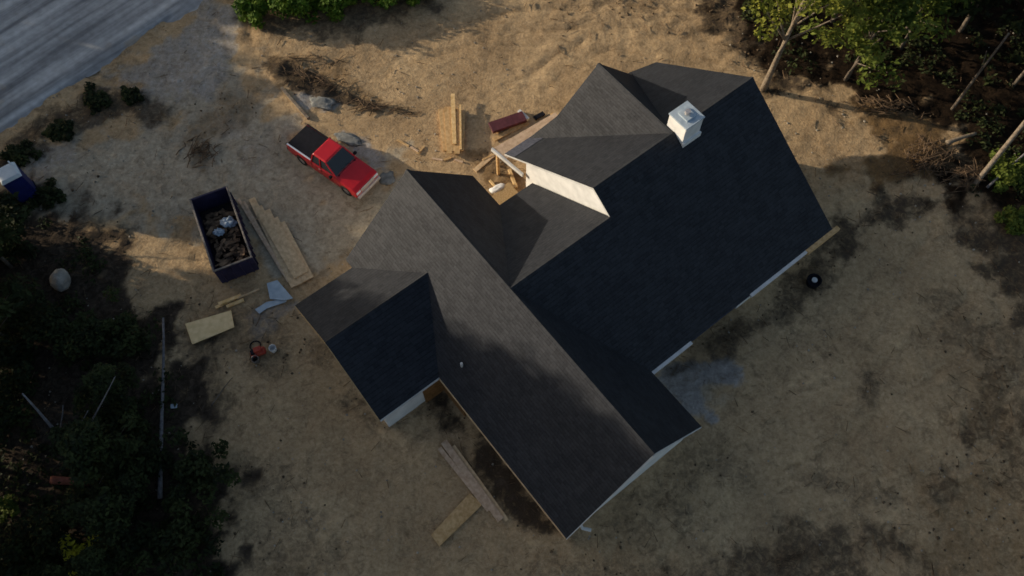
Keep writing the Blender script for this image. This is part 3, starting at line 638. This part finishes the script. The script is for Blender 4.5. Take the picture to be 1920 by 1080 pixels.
# scattered offcuts on the front sand
rnd = random.Random(21)
for i, (x, y, dx, dy, lab) in enumerate([(745,262,22,12,'short pale offcut nearest the truck on the front sand'), (770,275,16,10,'second pale offcut from the truck on the front sand'), (783,288,12,-14,'dark edged offcut just left of the timber stack'), (810,297,20,3,'pale offcut directly below the timber stack'), (832,300,14,-5,'small offcut below the stack centre'), (852,299,16,5,'small offcut below the stack right edge'), (905,300,24,-12,'long offcut towards the courtyard')]):
    board('offcut', (x, y), (x+dx, y+dy), .13, .06, .08, 'pinkwood' if i % 2 else 'lumber', lab, 'offcut', 'offcuts scattered before the house')
# debris by the truck top
blob('plastic_sheet', 655, 262, .5, 'tarp', 'crumpled pale sheeting on the ground behind the truck cab', 'sheeting', .12, 8, str_=(1.6, .7), rz=-.5, amp=.8)
blob('boulder', 606, 196, .5, 'tarp', 'flat grey boulder lying above the truck bed', 'boulder', .28, 3, str_=(1.6, .8), rz=-.3, amp=.6)
board('log', (528,165), (578,222), .18, .16, .1, 'palebark', 'pale straight log lying between brush and driveway', 'log')
blob('plastic_sheet', 727, 335, .4, 'tarp', 'crumpled grey sheeting between the truck nose and the roof corner', 'sheeting', .12, 9, str_=(1.2, 1.1), amp=.8)
# compressor, buckets
def bucket(px, py, m_, lab, rim_='white', fill='dark'):
    c = P(px, py, 0); root = empty('bucket', (c.x, c.y, gz(c.x, c.y)-.01)); tag(root, lab, 'bucket')
    mb = MB(); n = 18; vs = []
    for r_, z in ((.13, 0), (.165, .38), (.15, .38), (.12, .03)):
        vs += [(r_*1.25*math.cos(2*math.pi*k/n), r_*1.25*math.sin(2*math.pi*k/n), z) for k in range(n)]
    fs = [(j*n+k, j*n+(k+1) % n, (j+1)*n+(k+1) % n, (j+1)*n+k) for j in range(3) for k in range(n)]+[tuple(range(n-1, -1, -1)), tuple(range(3*n, 4*n))]
    mb.add(vs, fs); mb.build('shell', M[m_], root)
    mb = MB(); mb.tube([(.19*math.cos(t), .19*math.sin(t), .38) for t in [i*math.pi/8 for i in range(17)]], .018, 6, False); mb.build('rim', M[m_], root)
    mb = MB(); mb.tube([(-.2, 0, .33), (-.16, .12, .42), (0, .2, .44), (.16, .12, .42), (.2, 0, .33)], .012, 5); mb.build('handle', M['chrome'], root)
bucket(514, 657, 'white', 'white bucket standing right of the red compressor')
root = empty('air_compressor', P(487, 664, 0), R(20)); tag(root, 'small red air compressor with black hose standing on the dirt', 'compressor')
mb = MB(); mb.tube([(-.42, 0, .3), (-.36, 0, .3), (.36, 0, .3), (.42, 0, .3)], [.12, .22, .22, .12], 16); mb.build('tank', M['redtool'], root)
MB().box((.05, 0, .62), (.42, .3, .24)).build('motor', M['redtool'], root, bevel=.03)
MB().box((-.25, -.05, .6), (.2, .26, .16)).build('pump', M['blackp'], root, bevel=.02)
for s in (-1, 1): q = MB(); q.tube([(-.25, s*.22, .14), (-.25, s*.30, .14)], .14, 16); q.build('wheel', M['rubber'], root)
q = MB(); q.tube([(-.55+.0*i, .3*math.cos(i*.4), .03+.25*math.sin(i*.35)) if False else (.3*math.cos(i*.5)-.1, .55+.28*math.sin(i*.5), .04+i*.002) for i in range(26)], .03, 6); q.build('hose', M['blackp'], root)
bucket(482, 678, 'rim', 'small grey bucket below the red compressor')
# tyre-like drum at rear right
root = empty('drum', P(1523, 531, 0)); tag(root, 'black round tub with white middle standing behind the house', 'tub')
mb = MB(); n = 24; vs = []
for r_, z in ((.36, 0), (.42, .42), (.36, .42), (.32, .30)): vs += [(r_*math.cos(2*math.pi*k/n), r_*math.sin(2*math.pi*k/n), z) for k in range(n)]
mb.add(vs, [(j*n+k, j*n+(k+1) % n, (j+1)*n+(k+1) % n, (j+1)*n+k) for j in range(3) for k in range(n)]+[tuple(range(n-1, -1, -1)), tuple(range(3*n, 4*n))]); mb.build('shell', M['blackp'], root)
mb = MB(); mb.tube([(.04, .04, .29), (.04, .04, .36)], .16, 16); mb.build('lid', M['white'], root)
# portable toilet
c0, c1 = P(16, 322, 2.3), P(40, 352, 0)
root = empty('portable_toilet', P(52, 362, 0), R(35)); tag(root, 'blue portable toilet with a white roof at the road corner', 'portable toilet')
MB().box((0, 0, 1.05), (1.15, 1.15, 2.1)).build('cabin', M['blue'], root, bevel=.04)
mb = MB(); mb.box((0, 0, 2.2), (1.22, 1.22, .22), tap=.82); rf = mb.build('roof', M['whiteblue'], root, bevel=.03)
MB().box((0, -.59, 1.0), (.7, .04, 1.8)).build('door', M['blue'], root, bevel=.01)
q = MB(); q.tube([(.4, .4, 2.2), (.4, .4, 2.55)], .05, 10); q.build('vent_pipe', M['whiteblue'], root)
MB().box((0, 0, .05), (1.25, 1.25, .12)).build('base', M['blackp'], root)
# boulder left, small white litter, stray stick
blob('boulder', 119, 530, .6, 'rock', 'pale rounded boulder at the edge of the dark woods', 'boulder', .8, 2, str_=(.9, 1.15), rz=.35, amp=.22)
board('litter', (320,762), (332,761), .24, .06, .1, 'foam', 'small pale scrap on the dark litter by the fallen trunk', 'scrap')
# ------------------------------------------------------------------ vegetation
def stem_mb(mb, base, top, r0, r1, bend=.4, n=7, seed=0, sides=7):
    base, top = Vector(base), Vector(top); rnd = random.Random(seed); L_ = (top-base).length; pts = []; rd_ = []
    o1, o2 = rnd.uniform(0, 9), rnd.uniform(0, 9)
    for i in range(n+1):
        t = i/n; p = base.lerp(top, t)+Vector((math.sin(t*3+o1)-math.sin(o1), math.sin(t*2.6+o2)-math.sin(o2), 0))*bend*t*(1-t)*.8
        pts.append(p); rd_.append(r0+(r1-r0)*t**.8)
    mb.tube(pts, rd_, sides); return pts
def leaves(clumps, n_per, size, seed, hue0=0.0, droop=0.0):
    """clumps: list of (center, radius). returns (verts, faces, hue)."""
    rnd = random.Random(seed); V_, F_, Hh = [], [], []
    for c, r_ in clumps:
        ch_ = rnd.random()
        for i in range(n_per):
            d = Vector((rnd.gauss(0, 1), rnd.gauss(0, 1), rnd.gauss(0, .8))).normalized()*r_*rnd.random()**.45
            p = Vector(c)+d; s = size*rnd.uniform(.6, 1.4)
            nrm = (Vector((rnd.gauss(0, .6), rnd.gauss(0, .6), 1.0))+d.normalized()*.5).normalized()
            a = nrm.cross(Vector((rnd.gauss(0, 1), rnd.gauss(0, 1), rnd.gauss(0, 1)))).normalized(); b = nrm.cross(a)
            k = len(V_); V_ += [tuple(p-a*s), tuple(p-b*s*.5+nrm*s*.12), tuple(p+a*s), tuple(p+b*s*.5+nrm*s*.12)]
            F_.append((k, k+1, k+2, k+3)); h = max(0, min(1, hue0+ch_*.6+rnd.uniform(-.15, .4))); Hh += [h]*4
    return V_, F_, Hh
def leaf_obj(name, data, m_, parent=None):
    V_, F_, Hh = data; me = bpy.data.meshes.new(name); me.from_pydata(V_, [], F_)
    at = me.attributes.new('hue', 'FLOAT', 'POINT'); at.data.foreach_set('value', Hh); me.materials.append(M[m_])
    o = bpy.data.objects.new(name, me); col.objects.link(o); o.parent = parent; return o
def make_tree(name, h, cr, m_, seed, n_cl=60, n_per=45, leaf=.22, trunk_r=.16, crown_lo=.35, bark='bark'):
    rnd = random.Random(seed); root = empty(name, (0, 0, 0))
    mb = MB(); pts = stem_mb(mb, (0, 0, -.2), (rnd.uniform(-.4, .4), rnd.uniform(-.4, .4), h*.93), trunk_r, trunk_r*.2, .5, 9, seed)
    cl = []
    for i in range(n_cl):
        t = crown_lo+(1-crown_lo)*rnd.random()**.8; prof = math.sin(math.pi*min(1, (t-crown_lo)/(1-crown_lo)*.85+.15))**.7
        a = rnd.uniform(0, 6.28); r_ = cr*prof*rnd.uniform(.25, 1.0); lump = 1+.35*math.sin(a*3+seed)
        c = Vector((r_*lump*math.cos(a), r_*lump*math.sin(a), h*t)); cl.append((c, rnd.uniform(.45, .95)*cr/3))
        if i % 3 == 0:
            b0 = pts[min(9, max(2, int(t*8)-1))]; stem_mb(mb, b0, c, trunk_r*.35, .02, .3, 4, seed+i, 5)
    mb.build('trunk', M[bark], root, smooth=True, fix=False)
    leaf_obj('crown', leaves(cl, n_per, leaf, seed), m_, root)
    return root
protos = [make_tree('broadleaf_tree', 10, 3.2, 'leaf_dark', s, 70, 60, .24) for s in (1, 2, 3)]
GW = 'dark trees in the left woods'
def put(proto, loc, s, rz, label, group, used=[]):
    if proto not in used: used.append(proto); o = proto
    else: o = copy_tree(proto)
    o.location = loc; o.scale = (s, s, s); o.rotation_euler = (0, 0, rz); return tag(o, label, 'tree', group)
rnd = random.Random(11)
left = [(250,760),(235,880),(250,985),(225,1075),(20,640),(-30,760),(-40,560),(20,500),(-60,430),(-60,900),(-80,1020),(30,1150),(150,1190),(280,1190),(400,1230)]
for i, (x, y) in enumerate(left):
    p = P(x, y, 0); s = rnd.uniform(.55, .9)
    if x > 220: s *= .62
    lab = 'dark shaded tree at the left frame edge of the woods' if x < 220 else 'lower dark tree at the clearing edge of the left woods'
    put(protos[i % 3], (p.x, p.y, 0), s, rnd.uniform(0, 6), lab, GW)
# tall wood beyond the left frame edge: it throws the long evening shade
def SW(s, w_): return (s*.961+w_*.279, -s*.279+w_*.961)
prof = [(-14,20),(-10,20),(-6,20.5),(-3,20),(0,20.5),(3,20),(5.0,19.3),(7.2,18.3),(8.9,17.4),(10.3,16.0),(11.6,14.2),(12.8,12.0)]
for i, (w_, h) in enumerate(prof):
    for k in range(3):
        x, y = SW(-46-k*4.3+rnd.uniform(-1, 1), w_+k*1.2 if w_ < 11 else w_); put(protos[(i+k) % 3], (x, y, 0), (h+k*1.2)/10, rnd.uniform(0, 6), 'tall tree of the wood left of the plot', 'tall wood left of the plot').scale = ((h+k*1.05)/10*.6, (h+k*1.05)/10*.6, (h+k*1.05)/10)
prof2 = [(19.2,11.0),(20.6,11.8),(22,12.2),(23.5,12),(25,11.6),(26.5,10.6),(28,10.0),(29.6,9.6),(31.2,9.2),(33,8.8),(35,9.5),(37,10)]
for i, (w_, h) in enumerate(prof2):
    x, y = SW(-66+rnd.uniform(-1, 1), w_); o = put(protos[i % 3], (x, y, 0), h/10, rnd.uniform(0, 6), 'tree beyond the far side of the road', 'trees beyond the road'); o.scale = (h/10*.75, h/10*.75, h/10)
# trees at the top right
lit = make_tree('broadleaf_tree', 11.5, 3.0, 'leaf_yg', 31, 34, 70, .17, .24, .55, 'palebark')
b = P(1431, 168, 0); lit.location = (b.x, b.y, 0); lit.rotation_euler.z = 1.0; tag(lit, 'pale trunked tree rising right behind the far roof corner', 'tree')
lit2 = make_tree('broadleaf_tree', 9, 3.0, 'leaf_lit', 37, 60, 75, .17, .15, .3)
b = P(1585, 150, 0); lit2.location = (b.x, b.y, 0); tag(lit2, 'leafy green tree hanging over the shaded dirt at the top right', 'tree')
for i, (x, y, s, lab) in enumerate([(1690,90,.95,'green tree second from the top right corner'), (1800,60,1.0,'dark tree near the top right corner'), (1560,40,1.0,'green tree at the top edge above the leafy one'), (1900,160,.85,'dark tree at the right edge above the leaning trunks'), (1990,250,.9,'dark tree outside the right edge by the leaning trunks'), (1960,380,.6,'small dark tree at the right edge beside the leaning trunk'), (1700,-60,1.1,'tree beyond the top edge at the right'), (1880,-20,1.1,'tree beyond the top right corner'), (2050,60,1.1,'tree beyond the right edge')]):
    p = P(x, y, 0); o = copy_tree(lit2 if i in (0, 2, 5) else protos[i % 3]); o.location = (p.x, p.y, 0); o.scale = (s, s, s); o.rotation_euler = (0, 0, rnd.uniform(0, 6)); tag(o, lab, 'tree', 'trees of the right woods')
for i, (x, y, s) in enumerate([(1010,-190,.6),(1120,-150,.66),(1240,-120,.75),(1330,-110,.9),(1400,-60,.8),(1480,-120,1.1),(1570,-150,1.1)]):
    p = P(x, y, 0); put(protos[i % 3], (p.x, p.y, 0), s, rnd.uniform(0, 6), 'tree standing just beyond the top edge above the house', 'trees beyond the top edge')
def trunk_obj(name, p1, z1, p2, z2, r0, r1, m_, label, cat, bend=.2, seed=1, extra=()):
    mb = MB(); a, b_ = P(*p1, z1), P(*p2, z2); stem_mb(mb, a, b_, r0, r1, bend, 9, seed, 9)
    for q1, w1, q2, w2, r_ in extra: stem_mb(mb, P(*q1, w1), P(*q2, w2), r_, .02, .15, 5, seed+3, 6)
    o = mb.build(name, M[m_], smooth=True, fix=False); return tag(o, label, cat)
trunk_obj('dead_tree', (1828,345), 0, (1935,212), 3.2, .17, .13, 'palebark', 'pale bare trunk leaning at the right edge of the plot', 'dead tree', .1, 5)
trunk_obj('dead_tree', (1850,352), 0, (1940,272), 1.5, .09, .06, 'greybark', 'thinner grey leaning trunk just below the pale one', 'dead tree', .1, 6)
trunk_obj('dead_tree', (1785,205), .1, (1892,62), 6, .11, .06, 'bark', 'slender bare trunk standing in the dark upper right woods', 'dead tree', .2, 7, [((1835,140),3.0,(1850,95),4.5,.04)])
trunk_obj('dead_tree', (1695,60), .3, (1722,22), 3, .14, .10, 'bark', 'short pale trunk piece glimpsed among the top right leaves', 'dead tree', .1, 8)
trunk_obj('dead_tree', (168,880), 0, (42,738), 5.5, .15, .04, 'greybark', 'grey bare forked tree in the dark left woods', 'dead tree', .2, 9, [((140,850),1.2,(216,706),6.5,.07), ((112,815),2.2,(118,760),4.5,.05), ((130,830),1.7,(165,770),4,.04)])
trunk_obj('fallen_tree', (300,935), .25, (306,596), .35, .13, .06, 'greybark', 'long thin fallen trunk lying straight along the left woods edge', 'fallen tree', .3, 12)
trunk_obj('fallen_log', (97,900), .4, (168,905), .4, .22, .18, 'redlog', 'short reddish log lying in the dark left woods', 'log', .05, 13)
trunk_obj('fallen_branch', (395,762), .1, (436,708), .2, .05, .02, 'bark', 'dark stick on the sand beside the left woods', 'branch', .2, 14)
trunk_obj('fallen_log', (1775,268), .2, (1830,250), .35, .16, .1, 'palebark', 'short pale log at the edge of the right woods', 'log', .1, 15)
# brush piles
def brush(px, py, rx, ry, n, seed, label, hgt=.5, m_='twig', rz=0, ln=1.2, rr=.03):
    rnd = random.Random(seed); c = P(px, py, 0); mb = MB()
    for i in range(n):
        x, y = rnd.gauss(0, .45)*rx, rnd.gauss(0, .45)*ry; a = rnd.gauss(rz, .7); L_ = ln*rnd.uniform(.4, 1.3)
        x, y = x*math.cos(rz)-y*math.sin(rz), x*math.sin(rz)+y*math.cos(rz)
        z = rnd.uniform(.05, hgt)*max(.1, 1-(x*x+y*y)/(rx*rx+ry*ry)); d = Vector((math.cos(a), math.sin(a), rnd.uniform(-.15, .25)))*L_/2
        p = Vector((x, y, z)); mb.tube([p-d, p+Vector((rnd.gauss(0, .05), rnd.gauss(0, .05), .03))*L_, p+d], [rr*rnd.uniform(.6, 1.3), rr, rr*.3], 5)
    o = mb.build('brush_pile', M[m_], fix=False); o.location = (c.x, c.y, 0); return tag(o, label, 'brush pile')
brush(1660,205,2.0,.8,70,1,'brown brush pile along the far shaded track at the right', .55, rz=-.2)
brush(1740,300,1.9,1.2,110,2,'tangled brush pile glowing in sun near the right woods', .7, rz=.6)
brush(1810,330,1.6,.9,80,3,'pale branch heap at the foot of the leaning trunks', .5, rz=.3)
brush(590,150,3.4,.4,38,4,'long dark brush row lying above the truck', .35, rz=-.35, ln=1.3, rr=.022)
brush(570,114,2.6,.3,18,5,'thin dark branch row just above the long brush row', .25, rz=.0, ln=1.2, rr=.02)
brush(700,200,2.0,.25,24,6,'sparse twig line running right of the boulder', .2, rz=-.15, ln=1.5)
brush(1490,1045,1.6,.4,26,7,'twig heap on the dark soil at the bottom right', .2, rz=.1, ln=.7, rr=.02)
brush(380,285,.9,1.2,50,8,'small root heap in the muddy patch by the driveway', .3, rz=1.2, ln=.8)
# bushes
def bush(px, py, r_, m_, seed, label, group, h=1.2, n=16, per=60, leaf=.13, name='bush'):
    rnd = random.Random(seed); c = P(px, py, 0); cl = [(Vector((rnd.gauss(0, .5)*r_, rnd.gauss(0, .5)*r_, rnd.uniform(.15, 1)*h)), r_*.42) for _ in range(n)]
    root = empty(name, (c.x, c.y, 0)); tag(root, label, 'bush', group); mb = MB()
    for i in range(5): stem_mb(mb, (0, 0, 0), cl[i][0], .03, .01, .1, 3, i, 5)
    mb.build('stem', M['bark'], root, fix=False); leaf_obj('foliage', leaves(cl, per, leaf, seed), m_, root); return root
for i, (x, y, r_, h, lab) in enumerate([(478,32,1.1,1.6,'bright green bush at the left end of the top hedge'), (530,20,1.4,1.9,'second green bush from the left in the top hedge'), (590,14,1.4,1.8,'third green bush from the left in the top hedge'), (650,8,1.4,1.6,'fourth green bush from the left in the top hedge'), (712,0,1.3,1.4,'fifth green bush from the left in the top hedge'), (780,-8,1.2,1.1,'last low green bush at the right end of the top hedge'), (500,-30,1.5,2,'bush behind the left end of the top hedge'), (620,-40,1.5,2,'bush behind the middle of the top hedge'), (720,-45,1.4,1.8,'bush behind the right end of the top hedge')]):
    bush(x, y, r_, 'leaf_hedge', 50+i, lab, 'hedge bushes at the top edge', h, 22, 80, .14)
bush(165,1052,1.0,'leaf_yellow', 71, 'bright yellow bush in the dark lower left woods', None, 1.6, 16, 60, .13)
bush(20,960,.6,'leaf_lit', 72, 'small pale green bush at the lower left edge', None, 1.0, 8, 30, .12)
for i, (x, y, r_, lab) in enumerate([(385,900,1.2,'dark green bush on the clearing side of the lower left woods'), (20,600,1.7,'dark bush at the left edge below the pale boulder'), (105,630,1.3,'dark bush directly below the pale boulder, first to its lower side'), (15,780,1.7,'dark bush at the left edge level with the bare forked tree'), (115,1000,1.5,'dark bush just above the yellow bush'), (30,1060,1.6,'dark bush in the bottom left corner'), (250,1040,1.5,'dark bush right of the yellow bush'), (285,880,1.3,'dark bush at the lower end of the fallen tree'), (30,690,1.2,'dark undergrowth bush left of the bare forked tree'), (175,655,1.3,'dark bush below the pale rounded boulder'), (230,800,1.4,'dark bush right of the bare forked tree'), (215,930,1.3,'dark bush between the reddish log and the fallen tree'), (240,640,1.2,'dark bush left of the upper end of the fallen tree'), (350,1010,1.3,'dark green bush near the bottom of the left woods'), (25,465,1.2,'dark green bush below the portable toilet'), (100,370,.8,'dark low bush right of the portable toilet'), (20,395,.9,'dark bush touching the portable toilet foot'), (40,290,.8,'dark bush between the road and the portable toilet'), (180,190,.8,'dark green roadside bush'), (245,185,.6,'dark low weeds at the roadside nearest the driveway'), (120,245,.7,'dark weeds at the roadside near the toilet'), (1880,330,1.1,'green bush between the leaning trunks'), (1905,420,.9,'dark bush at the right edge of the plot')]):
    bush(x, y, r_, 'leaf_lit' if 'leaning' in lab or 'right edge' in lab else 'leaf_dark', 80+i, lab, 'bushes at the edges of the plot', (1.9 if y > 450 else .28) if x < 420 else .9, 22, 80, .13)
# ------------------------------------------------------------------ scattered stones, clods and litter (uncountable)
def keep(px, py): return True
def scatter(name, n, seed, m_, region, size, label):
    rnd = random.Random(seed); mb = MB(); k = 0; tries = 0
    ico = [(-.5,-.5,-.3),(.5,-.4,-.3),(.4,.5,-.3),(-.5,.4,-.3),(-.3,-.3,.35),(.35,-.3,.4),(.3,.35,.3),(-.3,.3,.4)]
    while k < n and tries < n*20:
        tries += 1; x, y = rnd.uniform(-38, 38), rnd.uniform(2, 46); 
        if not region(V2((x, y)), rnd): continue
        s = size*rnd.uniform(.4, 1.0)**1.5*1.4; q = Matrix.Rotation(rnd.uniform(0, 6), 3, 'Z'); k += 1
        vs = [q @ Vector((a*rnd.uniform(.7, 1.3), b_*rnd.uniform(.6, 1.3), c_*rnd.uniform(.6, 1.2)))*s+Vector((x, y, gz(x, y)+s*.1)) for a, b_, c_ in ico]
        mb.add(vs, [(3,2,1,0),(4,5,6,7),(0,1,5,4),(1,2,6,5),(2,3,7,6),(3,0,4,7)])
    return tag(mb.build(name, M[m_], fix=False), label, kind='stuff')
scatter('stones', 1500, 1, 'stone', lambda p, r: fbm(p.x, p.y, .12, 4, 2) > r.uniform(-.5, .6), .09, 'loose pale stones scattered over the sandy plot')
scatter('clods', 900, 2, 'clod', lambda p, r: max(zone(p, DARK[6:], 0), zone(p, BROWN, 0), .012) > r.random(), .11, 'brown earth clods and soil lumps scattered over the plot')
def litter():
    rnd = random.Random(5); mb = MB(); k = 0
    while k < 2200:
        x, y = rnd.uniform(-38, 38), rnd.uniform(2, 46); p = V2((x, y))
        if zone(p, DARK, 0)+zone(p, BROWN, 0)*.5+.08 < rnd.random() or zone(p, DARK[1:2], 0) > rnd.random()*1.15: continue
        k += 1; a = rnd.uniform(0, 3.14); L_ = rnd.uniform(.15, .7); d = Vector((math.cos(a), math.sin(a), 0))*L_/2; s = d.cross(Vector((0, 0, 1))).normalized()*rnd.uniform(.008, .02); z = gz(x, y)+.06
        c = Vector((x, y, z)); mb.add([c-d-s, c+d-s*.4, c+d+s*.4, c-d+s, c-d+Vector((0, 0, .03)), c+d+Vector((0, 0, .05))], [(0,1,5,4),(3,4,5,2),(0,3,2,1),(0,4,3),(1,2,5)])
    tag(mb.build('twigs', M['twig'], fix=False), 'small twigs and dead stems strewn over the soil', kind='stuff')
litter()
# bed and track details on the ground: ferns/ground cover in the woods
def cover():
    rnd = random.Random(9); cl = []
    while len(cl) < 1000:
        x, y = rnd.uniform(-40, 38), rnd.uniform(0, 46); p = V2((x, y))
        if max(zone(p, DARK[:2], 0), 0) < .9 or fbm(x, y, .3, 2, 3) < -.05: continue
        cl.append((Vector((x, y, .2)), rnd.uniform(.3, .7)))
    o = leaf_obj('undergrowth', leaves(cl, 26, .13, 3), 'leaf_dark'); tag(o, 'low dark undergrowth covering the floor of the woods', kind='stuff')
cover()
